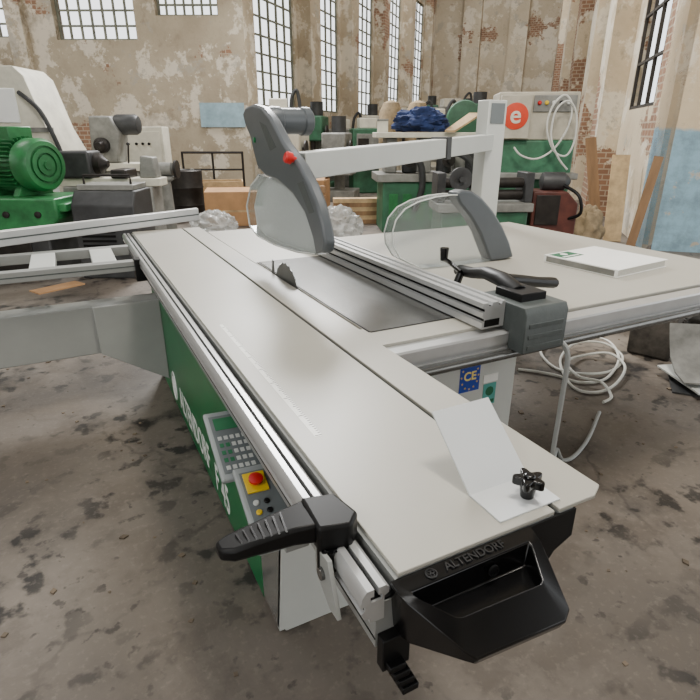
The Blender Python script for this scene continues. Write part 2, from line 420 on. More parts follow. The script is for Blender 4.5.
# black moulded tray handle at the near end: closed recess and a broad sloping lip
outer = [(.014, .0, .862), (.014, -.028, .860), (.020, -.045, .855), (.072, -.112, .806), (.086, -.126, .796), (.250, -.136, .796), (.268, -.126, .802), (.292, -.030, .856), (.296, -.0, .862)]
inner = [(.036, -.029, .858), (.036, -.036, .857), (.042, -.043, .854), (.080, -.078, .836), (.090, -.082, .834), (.238, -.088, .834), (.246, -.083, .836), (.266, -.036, .856), (.266, -.029, .858)]
h = MB(); n = len(outer)
ob = [h.v((x*.94+.010, y*.94, .776 if y < -.1 else .768)) for x, y, z in outer]
ot = [h.v(p) for p in outer]
it = [h.v(p) for p in inner]
ib = [h.v((x*.95+.008, y*.96-.002, .812)) for x, y, z in inner]
for A, B in ((ob, ot), (ot, it), (it, ib)):
    for i in range(n): h.f([A[i], A[(i+1) % n], B[(i+1) % n], B[i]])
h.f(ob[::-1]); h.f(ib)
eh = h.build('end_handle', 'black', saw, .0025, label='glossy black moulded tray handle')
text('ALTENDORF', .021, (.165, -.0150, .8614), (1, 0, 0), (0, 1, .1), 'emb', eh, 'embossed_lettering', .0012, .0002)
em = MB().tube([(.080+.009*math.cos(a), -.0150+.009*math.sin(a), .8614) for a in [k*math.pi/8 for k in range(16)]], .0013, 6, True)
for k in range(3):
    a = k*2*math.pi/3+.5
    em.tube([(.080+.0038*math.cos(a)+.003*math.cos(t), -.0150+.0038*math.sin(a)+.003*math.sin(t), .8616) for t in [q*math.pi/5 for q in range(10)]], .0008, 6, True)
em.build('embossed_emblem', 'emb', eh)
MB().lathe((.19, -.033, .835), (0, -1, .1), [(.010, 0), (.010, .004), (.007, .004), (.007, .002)], 16).build('moulded_ring', 'bmatte', eh)
ft = MB()
ft.box(-.005, .045, -.02, .0, .70, .765)
for k in range(4): ft.box(.0+k*.006, .03+k*.006, -.034-k*.004, .0, .665+(3-k)*.014, .678+(3-k)*.014)
ft.build('end_stop', 'bmatte', saw, .002)
MB().prism([(.03, -.004, .745), (.34, -.004, .745), (.365, -.004, .78), (.405, -.004, .80), (.405, -.004, .86), (.03, -.004, .86)], (0, .005, 0)).build('end_cap', 'bmatte', saw)  # black sheet over the carriage end paints the dark undercut below the plate
# white bent shoe plate with star knob
s1 = MB(); x0, x1 = .245, .385
s1.prism([(x0, .018, .8705), (x0, .103, .8705), (x0, .233, .980), (x0, .231, .983), (x0, .100, .8735), (x0, .018, .8735)], (x1-x0, 0, 0))
shoe = s1.build('clamp_plate', 'shoe', saw, 0, label='pale bent sheet metal shoe')
kb = MB()
kc = V((.335, .05, .0))
star = [(kc.x+(.023+.007*math.cos(5*a))*math.cos(a), kc.y+(.023+.007*math.cos(5*a))*math.sin(a), .900) for a in [k*2*math.pi/40 for k in range(40)]]
kb.prism(star, (0, 0, .017)); kb.cyl((kc.x, kc.y, .8735), (kc.x, kc.y, .901), .012, 16, .016); kb.cyl((kc.x, kc.y, .917), (kc.x, kc.y, .922), .012, 16, .008)
kb.build('star_knob', 'black', shoe, .002)
# black lever clamp on the side rail: clamp body, lever with ribbed grip, round knob
lv = MB().prism([onZ(x, y, .905) for x, y in ((300, 497), (334, 492), (358, 511), (352, 524), (318, 529))], (0, 0, -.052)).build('lever_clamp', 'bmatte', saw, .006, label='black moulded lever clamp on the side rail')
cl = MB()
tpz = [(214, 542, .876), (225, 534, .879), (264, 516, .889), (302, 499, .900), (318, 498, .902), (318, 525, .902), (294, 530, .898), (256, 543, .888), (234, 551, .880), (219, 551, .877)]
top = [onZ(x, y, z) for x, y, z in tpz]
bot = [p-V((0, 0, .022+.020*min(1, i_/130))) for p, i_ in zip(top, [t_[0]-213 for t_ in tpz])]
A = [cl.v(p) for p in top]; B = [cl.v(p) for p in bot]
cl.f(A); cl.f(B[::-1])
for i in range(len(A)): cl.f([A[i], B[i], B[(i+1) % len(A)], A[(i+1) % len(A)]])
cl.build('lever', 'bmatte', lv, .006)
for k in range(7):
    u = k/6
    q = onZ(236+u*44, 534-u*21, .8825+u*.0125); q2 = onZ(243+u*44, 545-u*12, .8822+u*.0125)
    MB().beam(q, q2, .0035, .003).build('grip_rib', 'black', lv)
p = onZ(330, 543, .862)
hb = MB().cyl((p.x, p.y, .805), (p.x, p.y, .862), .019, 18)
for k in range(10):
    a = k*math.pi/5; hb.cyl((p.x+.019*math.cos(a), p.y+.019*math.sin(a), .808), (p.x+.019*math.cos(a), p.y+.019*math.sin(a), .860), .005, 6)
hb.build('round_knob', 'black', lv)
MB().prism([(-.052, .045, .768), (-.052, .075, .765), (-.052, .13, .80), (-.052, .13, .855), (-.052, .08, .86)], (.008, 0, 0)).build('clamp_bar', 'beam', lv, .001)
MB().cyl((-.058, .10, .82), (-.03, .10, .82), .011, 14).build('clamp_screw', 'steel', lv)

# main table
mt = MB()
mt.box(.486, .4915, .84, 3.2, .80, .868).box(.503, 1.05, .84, 3.2, .80, .868).box(.4915, .503, .84, 1.0, .80, .868).box(.4915, .503, 2.15, 3.2, .80, .868)
mt = mt.build('main_table', 'plate', saw)
inl = MB().box(.51, 1.03, .96, 2.15, .868, .8702).build('steel_field', 'steel', mt, label='bare ground steel table surface')
MB().box(.505, .5095, .96, 2.15, .868, .8692).build('slot_edge', 'gap', mt)
MB().box(.51, 1.03, .955, .96, .868, .8692).build('field_seam', 'gap', mt)
bl = []
for k in range(96):
    a = k*2*math.pi/96; r = .158 if k % 4 == 0 else (.150 if k % 4 == 1 else .152)
    bl.append((.4955, 1.72+r*math.cos(a), .795+r*math.sin(a)))
MB().prism(bl, (.0035, 0, 0)).build('saw_blade', 'blade', saw)
MB().prism([(.4958, 1.895+.0, .80), (.4958, 1.93, .80), (.4958, 1.90, .935), (.4958, 1.882, .93), (.4958, 1.883, .88)], (.003, 0, 0)).build('riving_knife', 'blade', saw)
et = MB().box(1.056, 2.62, .85, 2.62, .83, .868).build('extension_table', 'plate', saw, .003)
# front rail
pr = [(.775, .775), (.775, .80), (.783, .803), (.783, .815), (.775, .818), (.775, .852), (.781, .858), (.838, .858), (.838, .775)]
rail = MB().prism([(.50, y, z) for y, z in pr], (2.35, 0, 0)).build('front_rail', 'alu', saw)
MB().cyl((.56, .755, .785), (2.85, .755, .785), .016, 14).build('round_rail', 'steel', rail)
# main cabinet with labels
mc = MB().box(.47, 1.18, .95, 2.25, .0, .80).build('main_cabinet', 'lt', saw, .004)
lb = onY(470, 376, .949)
s_ = MB().box(lb.x-.048, lb.x+.048, .948, .95, lb.z-.066, lb.z+.062).build('safety_label', 'bluel', mc, label='blue label with pale letters and yellow stars')
text('CE', .050, (lb.x, .9476, lb.z-.002), (1, 0, 0), (0, 0, 1), 'paleyellow', s_, bold=.0012)
sr = MB()
for k in range(12):
    a = k*math.pi/6; cx, cz = lb.x+.041*math.cos(a), lb.z-.002+.054*math.sin(a)
    sr.prism([(cx+(.0055 if q % 2 == 0 else .0025)*math.sin(q*math.pi/5), .9479, cz+(.0055 if q % 2 == 0 else .0025)*math.cos(q*math.pi/5)) for q in range(10)], (0, -.0004, 0))
sr.build('star_ring', 'yellow', s_)
lb = onY(489, 393, .949)
s_ = MB().box(lb.x-.032, lb.x+.032, .948, .95, lb.z-.050, lb.z+.044).build('information_label', 'teal', mc, label='small teal label')
MB().lathe((lb.x, .948, lb.z+.010), (0, -1, 0), [(.02, 0), (.02, .0008)], 18).build('label_dot', 'logo', s_)
MB().box(lb.x-.026, lb.x+.026, .9472, .948, lb.z-.043, lb.z-.028).build('label_bar', 'logo', s_)
MB().box(lb.x-.036, lb.x+.036, .947, .95, lb.z+.050, lb.z+.084).build('type_plate', 'paper', mc, 0, label='small white label')
# rip fence
fh = MB()
fh.prism([(.948, .70, .80), (.948, .70, .935), (.948, .712, .958), (.948, .935, .958), (.948, .935, .874), (.948, .845, .874), (.948, .845, .862), (.948, .773, .862), (.948, .772, .80)], (.19, 0, 0))
rf = fh.build('rip_fence', 'cast', saw, .003, label='dark grey cast fence carriage')
fp = [(.850, .872), (.850, .894), (.858, .897), (.858, .910), (.850, .913), (.850, .930), (.858, .933), (.858, .942), (.850, .945), (.850, .962), (.872, .962), (.875, .950), (.887, .950), (.890, .962), (.914, .962), (.917, .950), (.928, .950), (.931, .962), (.945, .962), (.945, .872)]
MB().prism([(x, .80, z+.002) for x, z in fp], (0, 1.62, 0)).build('fence_profile', 'alu', rf)
MB().prism([(.860, .7995, .880), (.860, .7995, .905), (.925, .7995, .905), (.925, .7995, .880)], (0, .001, 0)).build('end_recess', 'gap', rf)
for z in (.905, .939): MB().box(.8572, .858, .801, 2.41, z-.004, z+.004).build('fence_slot', 'gap', rf)
for x in (.881, .9225): MB().box(x-.005, x+.005, .802, 2.41, .9522, .9532).build('top_groove', 'gap', rf)
MB().box(.945, 1.04, .94, 2.2, .872, .892).build('fence_guide', 'carriage', rf, .003)
for k in range(3): MB().box(.965, 1.12, .697, .70, .812+k*.038, .828+k*.038).build('rib', 'cast', rf, .002)
hk = MB()
hk.tube([(1.04, .84, .970), (1.05, .94, .992), (1.08, 1.06, .987), (1.11, 1.18, .957), (1.14, 1.30, .94)], [.034, .036, .033, .030, .032], 12, flat=.75)
hk.box(.985, 1.10, .77, .90, .952, .985)
hk.build('lock_handle', 'bmatte', rf, .003)
MB().tube([(1.08, .95, .985), (1.18, .97, .965), (1.28, .98, .945), (1.37, .99, .93)], [.030, .028, .026, .028], 10, flat=.8).build('adjust_lever', 'bmatte', rf, .003)
cr = MB(); cr.cyl((1.06, 1.22, .90), (1.08, 1.22, .95), .016, 14); cr.tube([(1.08, 1.22, .955), (1.10, 1.33, .975), (1.11, 1.38, .975)], .010, 8); cr.cyl((1.11, 1.38, .97), (1.11, 1.38, 1.025), .016, 12, .020)
cr.build('crank', 'black', rf)

# overhead guard: post, beam, arm, hood
post = MB().box(2.34, 2.5, 2.63, 2.75, .0, 1.70).build('guard_post', 'lt', saw, .005)
MB().box(2.50, 2.512, 2.65, 2.73, .95, 1.66).build('post_slot', 'dgrey', post)
MB().box(2.36, 2.48, 2.626, 2.63, 1.55, 1.68).build('post_panel', 'face', post, .002)
gb0, gb1 = V((.53, 1.62, 1.365)), V((2.42, 2.69, 1.43))
gbm = MB().beam(gb0, gb1, .09, .105).build('guard_beam', 'lt', saw, .004)
gm = gb0.lerp(gb1, .63); dv = (gb1-gb0).normalized()
MB().beam(gm-dv*.03, gm+dv*.03, .11, .125).build('beam_joint', 'dgrey', gbm, .003)
X0 = .465
arm = [(242, 114), (245, 107), (252, 104), (261, 107), (269, 117), (275, 128), (282, 142), (290, 153), (299, 166), (308, 183), (316, 203), (322, 226), (325, 244), (323, 253), (315, 255), (312, 238), (304, 213), (292, 194), (277, 181), (265, 176), (257, 167), (253, 152), (250, 138), (245, 126)]
ga = MB().prism([onX(x, y, X0) for x, y in arm], (.045, 0, 0)).build('guard_arm', 'guard', saw, .011, label='dark grey moulded guard arm')
for k, q_ in enumerate(([(259, 121), (266, 126), (276, 147), (270, 151)], [(297, 183), (303, 181), (314, 212), (309, 214)])):
    MB().prism([onX(x, y, X0-.001) for x, y in q_], (.003, 0, 0)).build('recess_panel', 'cast', ga, .001)
hood = [(258, 174), (274, 180), (290, 194), (302, 213), (310, 238), (313, 255), (296, 252), (274, 245), (257, 236), (249, 226), (246, 206), (250, 186)]
hdo = MB().prism([onX(x, y, X0+.004) for x, y in hood], (.042, 0, 0)).build('guard_hood', 'clear', saw, 0, label='clear plastic hood')
hr_ = MB()
for dx in (.004, .046): hr_.tube([onX(x, y, X0)+V((dx, 0, 0)) for x, y in [(313, 254)]+hood[6:]+[(258, 176)]], .004, 6)
hr_.build('hood_rim', 'key', hdo)  # pale tubes added to draw the bright edge highlight of the clear hood
p = onX(268, 121, X0+.045)
MB().lathe(p, (1, .15, 0), [(.055, 0), (.06, .02), (.06, .05), (.054, .055), (.054, .16), (.06, .165), (.06, .2), (.05, .21)], 24).build('dust_port', 'guard', ga)
p = onX(293, 160, X0)
MB().lathe(p+V((.01, 0, 0)), (-1, 0, .3), [(.012, 0), (.012, .015), (.022, .018), (.022, .038), (.016, .044)], 16).build('release_knob', 'red', ga)
p = onX(255, 140, X0); MB().lathe(p, (-1, 0, 0), [(.012, 0), (.012, .005), (.009, .007)], 16).build('green_badge', 'green', ga)

# crosscut table and fence on the left
cf = MB()
cf.box(-2.2, -.04, 2.56, 2.62, .795, .85).box(-2.2, -.04, 3.02, 3.08, .795, .85)
ct = cf.build('crosscut_table', 'carriage', saw, .003)
for x in (-.2, -.5, -.82, -1.15, -1.6): MB().box(x-.06, x+.06, 2.62, 3.02, .80, .848).build('cross_bar', 'lt', ct, .003)
MB().box(-2.2, -.05, 2.559, 2.56, .819, .825).build('frame_slot', 'cast', ct)
MB().box(-.06, .0, 2.54, 2.62, .74, .86).build('end_stop', 'bmatte', ct, .004)
p0, p1 = onZ(-90, 250, .935), onZ(197, 214, .935)
fo = MB().beam(p0, p1, .05, .085).build('crosscut_fence', 'alu', saw, .004)
dv = (p1-p0).normalized(); sd = V((dv.y, -dv.x, 0))
MB().beam(p0+sd*.0252, p1+sd*.0252, .002, .009).build('fence_groove', 'cast', fo)
MB().beam(p0+V((0, 0, .043)), p1+V((0, 0, .043)), .02, .002).build('fence_scale', 'white', fo)
# swing arm
sa = MB().box(-2.4, .05, 2.66, 2.80, .32, .60).build('support_arm', 'beam', saw, .006)
MB().prism([(.05, 2.63, .10), (.05, 2.63, .60), (-.30, 2.63, .60), (-.30, 2.63, .33)], (0, .03, 0)).build('arm_bracket', 'beam', sa, .003)

# control boxes on the left side under the carriage, leaning toward the operator at the near end
def panel_frame(o, xd, yd):
    xd = V(xd).normalized(); yd = V(yd).normalized(); xd = (xd-yd*xd.dot(yd)).normalized(); zd = xd.cross(yd)
    T = Matrix((xd, yd, zd)).transposed().to_4x4(); T.translation = V(o); return T
T = panel_frame((-.086, .674, .645), (1, 0, -.02), (.05, .96, .27))
cp = MB(T).box(0, .150, 0, .264, -.016, 0).build('control_panel', 'panel', saw, .005, label='grey tilted control panel with green display')
MB(T).box(.012, .144, .020, .244, 0, .001).build('face_plate', 'face', cp)
MB(T).box(.022, .095, .184, .232, .001, .0025).build('display', 'lcd', cp)
for i in range(5):
    for j in range(5):
        MB(T).box(.021+i*.017, .032+i*.017, .032+j*.028, .046+j*.028, .001, .0022).build('key', 'lcd' if (i <= 1 and 1 <= j <= 3) else 'key', cp)
T = panel_frame((-.079, .392, .634), (1, 0, -.02), (.05, .96, .27))
cp = MB(T).box(0, .150, 0, .250, -.016, 0).build('switch_panel', 'panel', saw, .005, label='grey switch panel with red emergency button')
MB(T).box(.012, .144, .020, .230, 0, .001).build('face_plate', 'face', cp)
MB(T).box(.018, .072, .160, .222, .001, .006).build('button_plate', 'yellow', cp, .001)
MB(T).lathe((.045, .191, .006), (0, 0, 1), [(.012, 0), (.012, .005), (.018, .007), (.018, .013), (.013, .015)], 20).build('emergency_button', 'red', cp)
for i, (m_, x, y) in enumerate((('key', .030, .130), ('bmatte', .056, .130), ('yellow', .030, .102), ('bmatte', .056, .102))):
    MB(T).lathe((x, y, 0), (0, 0, 1), [(.0075, 0), (.0075, .004), (.0055, .006)], 16).build('push_button', m_, cp)
MB(T).box(.020, .09, .038, .074, 0, .0025).build('legend_strip', 'key', cp)
MB().box(.0, .06, .44, .92, .56, .60).build('panel_bracket', 'beam', saw, .002)

# =====================================================================
# THINGS ON AND AROUND THE SAW
# =====================================================================
Yg = 1.62
sg = thing('saw_guard', 'spare clear saw hood with grey arm resting on the right table surface', 'guard', onY(450, 262, Yg)*1.0, 0, None, True)
sg.location.z = .87
def onYc(x, y, Y):
    q = onY(x, y, Y); q.z = max(q.z, .8705); return q
hd = [(393, 246), (392, 234), (396, 220), (405, 209), (418, 202), (436, 197), (452, 195), (466, 195), (478, 212), (490, 237), (490, 262), (455, 268), (420, 268), (400, 258)]
ar = [(456, 193), (464, 190), (473, 191), (483, 198), (494, 211), (503, 226), (510, 242), (514, 257), (507, 268), (490, 270), (487, 252), (480, 233), (470, 216), (460, 204)]
MB().prism([onYc(x, y, Yg) for x, y in hd], (0, .07, 0)).build('hood', 'clear2', sg, 0)
rim = MB(); q = [onYc(x, y, Yg) for x, y in [(420, 268), (400, 258)]+hd[:8]]
for dy in (.0, .07): rim.tube([p+V((0, dy, 0)) for p in q], .0035, 6)
rim.build('rim', 'key', sg)  # edge highlight of the clear sheet, added as pale tubes
MB().prism([onYc(x, y, Yg-.005) for x, y in ar], (0, .08, 0)).build('arm', 'guard', sg, .012)

mnl = thing('manual', 'white manual binder lying on the right table beside the spare hood', 'binder', (2.07, 1.31, .868), R(6))
MB().box(-.215, .205, -.205, .205, .001, .004).box(-.215, .205, -.205, .205, .035, .038).box(-.218, -.213, -.205, .205, .001, .038).build('cover', 'paper', mnl, .0008)
MB().box(-.205, .197, -.197, .197, .0045, .0345).build('pages', 'pages', mnl)
MB().box(-.205, -.05, .09, .19, .038, .0385).build('print', 'logo', mnl)
MB().box(-.19, -.065, .105, .118, .0385, .039).build('print_line', 'paper', mnl)
MB().lathe((-.128, .155, .0385), (0, 0, 1), [(.020, 0), (.020, .0005)], 18).build('print_dot', 'paper', mnl)
MB().box(-.219, -.2181, -.19, .19, .006, .033).build('spine_print', 'greyp' if 'greyp' in M else 'mgrey', mnl)

# cables by the right side
def flr(x, y, z=.012): q = onZ(x, y, 0); q.z = z; return q
ctrl = [(1.165, .742, .80), (1.20, .725, .74), (1.212, .730, .55), (1.235, .75, .3), (1.30, .80, .1)]+[flr(*q) for q in ((556, 452), (562, 462), (574, 458), (588, 440), (599, 414))]
tag(MB().tube(smooth(ctrl), .010, 8).build('cable', 'cable'), 'grey power cable hanging from the fence end down to the floor', 'cable')
ctrl = [flr(518, 371), flr(535, 373), flr(556, 377), flr(580, 384), flr(606, 380), flr(618, 362, .03), flr(606, 344, .03), flr(576, 338), flr(550, 344), flr(540, 356, .03), flr(556, 370), flr(584, 378, .03),
        flr(612, 372, .012), flr(622, 358, .012), flr(602, 348, .04), flr(574, 350, .05), flr(560, 362), flr(572, 388, .012), flr(596, 394, .012), flr(616, 386, .02), flr(624, 370, .03), flr(608, 360, .05), flr(584, 358, .02), flr(566, 368, .045),
        flr(578, 382, .04), flr(600, 388, .04), flr(611, 398), flr(603, 404)]
tag(MB().tube(smooth(ctrl, 7), .009, 7).build('cable', 'wcable'), 'pale cable spread in loose loops on the floor under the table', 'cable')

# clutter under the right table
p = onZ(652, 352, 0)
t = thing('metal_housing', 'dusty dark ribbed metal housing on the floor under the right table', 'machine part', p, R(20))
MB().prism([(-.14, -.14, 0), (.14, -.14, 0), (.16, -.14, .12), (.08, -.14, .34), (-.09, -.14, .36), (-.16, -.14, .2)], (0, .28, 0)).build('housing', 'rock', t, .02)
for k in range(5): MB().box(-.12+k*.05, -.10+k*.05, -.155, -.135, .03, .26).build('rib', 'iron', t, .003)
def bent_sheet(name, label, loc, rz, prof, w, m):
    b = MB()
    b.prism([(-w/2, y, z) for y, z in prof]+[(-w/2, y, z+.010) for y, z in prof[::-1]], (w, 0, 0))
    return tag(b.build(name, m, loc=loc, rotz=rz), label, 'metal sheet')
q0 = onZ(706, 386, 0)
bent_sheet('metal_sheet', 'grey bent scrap sheet on top of the small scrap pile at the right edge', q0+V((0, 0, .075)), R(-35), [(-.16, .0), (-.02, .01), (.09, .07), (.16, .18), (.20, .26)], .42, 'shell')
bent_sheet('metal_sheet', 'flat pale scrap sheet under the bent one in the right scrap pile', q0+V((.02, .01, .036)), R(-18), [(-.19, .0), (.0, .012), (.19, .024)], .44, 'lt')
bent_sheet('metal_sheet', 'flat dark scrap sheet at the bottom of the right scrap pile', q0+V((0, .0, .001)), R(-50), [(-.20, .0), (.0, .008), (.20, .02)], .42, 'dgrey')
tag(MB().blob((0, 0, .13), (.36, .24, .24), .35, 5, 2.6, 21).build('tarpaulin', 'tarp', loc=onZ(728, 326, 0), rotz=R(-20)), 'dark crumpled tarpaulin heaped on the floor at the right edge', 'tarpaulin')
for k, (x, y, rr, hh, lb_) in enumerate(((606, 320, .15, .26, 'pale plastic tub on the floor under the right table, nearest the cable loops'), (633, 310, .13, .32, 'taller pale plastic tub on the floor under the right table beside the dark housing'))):
    t = thing('plastic_tub', lb_, 'tub', onZ(x, y, 0), 0)
    MB().lathe((0, 0, 0), (0, 0, 1), [(rr*.85, 0), (rr, hh), (rr-.012, hh), (rr*.82, .02)], 28).build('body', 'tub', t)
    MB().tube([(rr*math.cos(a), rr*math.sin(a), hh) for a in [q*math.pi/14 for q in range(28)]], .011, 6, True).build('rim', 'tub', t)
p = onZ(58, 288, 0)
tag(MB().box(-.24, .24, -.10, .10, .0, .012).build('wooden_offcut', 'card', loc=p, rotz=R(28)), 'flat brown wooden offcut on the floor under the crosscut table', 'board')
# small chips and crumbs nobody could count
rnd = random.Random(11); ch = MB()
for k in range(420):
    x, y = rnd.uniform(-3.2, 3.4), rnd.uniform(-.3, 4.2)
    if -.1 < x < 1.3 and .5 < y < 3.3: continue
    s_z = rnd.uniform(.003, .012)*(1 if rnd.random() < .9 else 1.8); a = rnd.uniform(0, 6.28)
    pts = [(x+s_z*rnd.uniform(.6, 1.3)*math.cos(a+q*1.57), y+s_z*rnd.uniform(.6, 1.3)*math.sin(a+q*1.57), .0003) for q in range(4)]
    ch.prism(pts, (0, 0, s_z*.45))
o = tag(ch.build('floor_debris', 'chips'), 'small chips and crumbs scattered over the concrete floor', 'debris'); o['kind'] = 'stuff'

# =====================================================================
# BACKGROUND MACHINES (local X right, local Y away from the photographer)
# =====================================================================
def bg(name, label, cat, x, y, f, dr=0, group=None): return thing(name, label, cat, base(x, y, f), -YAW+R(dr), group)
t = bg('motor_stand', 'green machine base carrying the green electric motor at the left', 'machine', 28, 200, 6.1)
MB().prism([(-.70, -.36, .50), (.36, -.36, .50), (.48, -.36, .66), (.48, -.36, .86), (-.70, -.36, .86)], (0, .72, 0)).build('body', 'mgreen', t, .02)
MB().box(-.62, .3, -.28, .36, 0, .50).build('pedestal', 'dgrey', t, .02)
MB().box(-.5, .1, -.30, -.28, .1, .45).build('door', 'iron', t, .006)
MB().box(.40, .55, -.30, .30, .72, .80).build('flange', 'mgreen', t, .01)
for x in (-.4, -.05, .28): MB().lathe((x, -.36, .70), (0, -1, 0), [(.035, 0), (.035, .015), (.022, .02)], 12).build('bolt', 'iron', t)
mo = thing('electric_motor', 'green finned electric motor with round fan cover at the far left', 'motor', t.location+V((0.06, 0.04, .86)), -YAW+R(-22))
mb = MB(); ax = (1, 0, 0)
mb.lathe((-.36, 0, .22), ax, [(.05, -.08), (.05, 0), (.13, 0), (.155, .02), (.155, .42), (.15, .42)], 32)
for k in range(36):
    a = k*2*math.pi/36; d = V((0, math.cos(a), math.sin(a)))
    c = V((-.34, 0, .22)); mb.beam(c+d*.175, c+d*.175+V((.38, 0, 0)), .005, .055, d)
mb.build('body', 'mgreen', mo)
MB().lathe((.05, 0, .22), ax, [(.185, 0), (.190, .015), (.190, .12), (.17, .15), (.138, .155), (.138, .140), (.118, .140), (.118, .156), (.088, .158), (.088, .142), (.07, .142), (.07, .158), (.03, .16), (.03, .175), (.001, .175)], 36).build('fan_cover', 'mgreen', mo)
MB().box(-.28, .0, -.10, .10, .38, .49).build('terminal_box', 'mgreen', mo, .008)
for x in (-.26, -.02):
    MB().prism([(x, -.16, 0), (x, .16, 0), (x, .10, .10), (x, -.10, .10)], (.06, 0, 0)).build('foot', 'mgreen', mo, .005)
mo.scale = (1.42, 1.42, 1.42)
t = bg('welding_cabinet', 'dark grey low cabinet with sloped front standing beside the green motor', 'machine', 112, 200, 6.1)
MB().prism([(-.33, -.28, 0), (-.33, -.28, .78), (-.33, -.16, .92), (-.33, .3, .92), (-.33, .3, 0)], (.66, 0, 0)).build('body', 'dgrey', t, .015)
for k in range(7): MB().box(-.26, .1, -.288, -.28, .3+k*.05, .325+k*.05).build('vent', 'gap', t)
MB().box(-.3, .3, -.14, .28, .92, .98).build('lid', 'mgrey', t, .01)
MB().tube([(-.25, -.05, .98), (-.25, -.05, 1.07), (.25, -.05, 1.07), (.25, -.05, .98)], .014, 8).build('handle', 'iron', t)
MB().box(.12, .28, -.17, -.10, .76, .88).build('control_box', 'bmatte', t, .006)
t = bg('press_machine', 'tall cream machine with slanted side at the far left by the wall', 'machine', 22, 110, 8.4)
MB().prism([(-.8, -.35, 0), (.62, -.35, 0), (.62, -.35, 1.25), (.48, -.35, 1.55), (.30, -.35, 2.2), (.18, -.35, 2.32), (-.8, -.35, 2.32)], (0, .8, 0)).build('body', 'beige', t, .008)
MB().box(-.35, .15, -.37, -.35, 1.62, 2.05).build('hatch', 'white', t, .01)
MB().box(-.5, .0, -.36, -.35, 1.0, 1.45).build('opening', 'iron', t)
MB().box(.08, .5, -.37, -.35, .3, .95).build('door', 'white', t, .006)
MB().box(-.75, .58, -.38, -.35, 1.50, 1.56).build('trim_band', 'mgrey', t, .004)
MB().box(-.1, .5, -.55, -.35, 1.0, 1.08).build('work_table', 'mgrey', t, .01)
for k in range(3): MB().lathe((.3, -.37, .45+k*.15), (0, -1, 0), [(.03, 0), (.03, .02), (.02, .03)], 12).build('button', ('red', 'bmatte', 'bmatte')[k], t)
MB().lathe((.4, -.36, 1.25), (0, -1, 0), [(.14, 0), (.14, .05), (.11, .06), (.05, .05), (.05, .09)], 24).build('hand_wheel', 'mgrey', t)
MB().tube(smooth([(.2, -.36, 2.0), (.45, -.42, 1.8), (.58, -.42, 1.5), (.66, -.38, 1.1), (.68, -.36, .6)], 6), .03, 8).build('conduit', 'dgrey', t)
MB().box(-.85, .75, -.45, .5, 0, .15).build('plinth', 'dgrey', t, .01)
t = bg('milling_machine', 'grey milling machine with motor and levers against the left wall', 'machine', 116, 150, 9.8)
MB().box(-.5, .45, -.3, .35, 0, .9).build('pedestal', 'mgrey', t, .03)
MB().box(-.62, .55, -.35, .2, .9, 1.02).build('bed', 'beige', t, .01)
MB().prism([(-.35, -.2, 1.02), (.1, -.2, 1.02), (.18, -.2, 1.5), (.05, -.2, 1.75), (-.3, -.2, 1.75)], (0, .4, 0)).build('headstock', 'mgrey', t, .03)
MB().lathe((.05, 0, 1.62), (1, 0, 0), [(.03, 0), (.15, .02), (.16, .05), (.16, .35), (.13, .4), (.05, .42)], 24).build('motor', 'dgrey', t)
MB().lathe((-.12, -.2, 1.3), (0, -1, 0), [(.12, 0), (.12, .1), (.08, .12), (.05, .2)], 24).build('chuck', 'iron', t)
for x, z in ((.3, 1.1), (-.45, 1.12)):
    lv_ = MB().cyl((x, -.3, z-.08), (x+.08, -.42, z+.2), .014, 8).build('lever', 'iron', t)
    MB().lathe((x+.08, -.42, z+.2), (0, 0, 1), [(.01, 0), (.03, .015), (.03, .035), (.01, .05)], 12).build('lever_knob', 'bmatte', lv_)
t = bg('lathe', 'low grey lathe with dark chuck between the green motor and the wall', 'machine', 108, 165, 7.4)
MB().box(-.55, .6, -.2, .2, .0, .85).build('cabinet', 'mgrey', t, .02)
MB().box(-.6, .7, -.15, .15, .85, .95).build('bed', 'beige', t, .01)
MB().box(-.55, -.15, -.2, .2, .95, 1.28).build('headstock', 'dgrey', t, .03)
MB().lathe((-.15, 0, 1.12), (1, 0, 0), [(.13, 0), (.13, .08), (.09, .1), (.04, .16)], 24).build('chuck', 'iron', t)
MB().box(.1, .3, -.22, .18, .95, 1.06).build('tool_post', 'iron', t, .02)
MB().prism([(.42, -.1, .95), (.65, -.1, .95), (.62, -.1, 1.2), (.46, -.1, 1.22)], (0, .2, 0)).build('tailstock', 'mgrey', t, .015)
t = bg('electrical_cabinet', 'cream box cabinet with dark switches near the left wall corner', 'cabinet', 150, 155, 11.2)
MB().box(-.36, .36, -.2, .2, 0.1, 1.6).build('body', 'beige', t, .01)
MB().box(-.31, .31, -.215, -.2, .75, 1.52).build('door', 'beige', t, .006)
for k in range(3): MB().lathe((-.15+k*.12, -.215, 1.3), (0, -1, 0), [(.025, 0), (.025, .03), (.015, .035)], 12).build('switch', 'bmatte', t)
for x in (-.28, .22): MB().box(x, x+.06, -.18, .18, 0, .1).build('foot', 'dgrey', t)
t = bg('steel_rack', 'low steel tube rack standing by the left wall corner', 'rack', 214, 175, 12.4)
b = MB()
for x in (-.65, .0, .65): b.cyl((x, 0, 0), (x, 0, 1.12), .025, 8)
b.cyl((-.65, 0, 1.1), (.65, 0, 1.1), .025, 8).cyl((-.65, 0, .75), (.65, 0, .75), .02, 8).cyl((-.65, 0, .1), (.65, 0, .1), .02, 8)
for x in (-.65, .65): b.cyl((x, 0, .05), (x, .35, .03), .02, 8)
b.build('frame', 'iron', t)
t = bg('bench_grinder', 'grey pedestal grinder with two dark wheels in front of the cream box cabinet', 'grinder', 164, 165, 8.6)
MB().lathe((0, 0, 0), (0, 0, 1), [(.2, 0), (.2, .04), (.09, .08), (.07, .8), (.14, .84), (.14, .88)], 20).build('pedestal', 'mgrey', t)
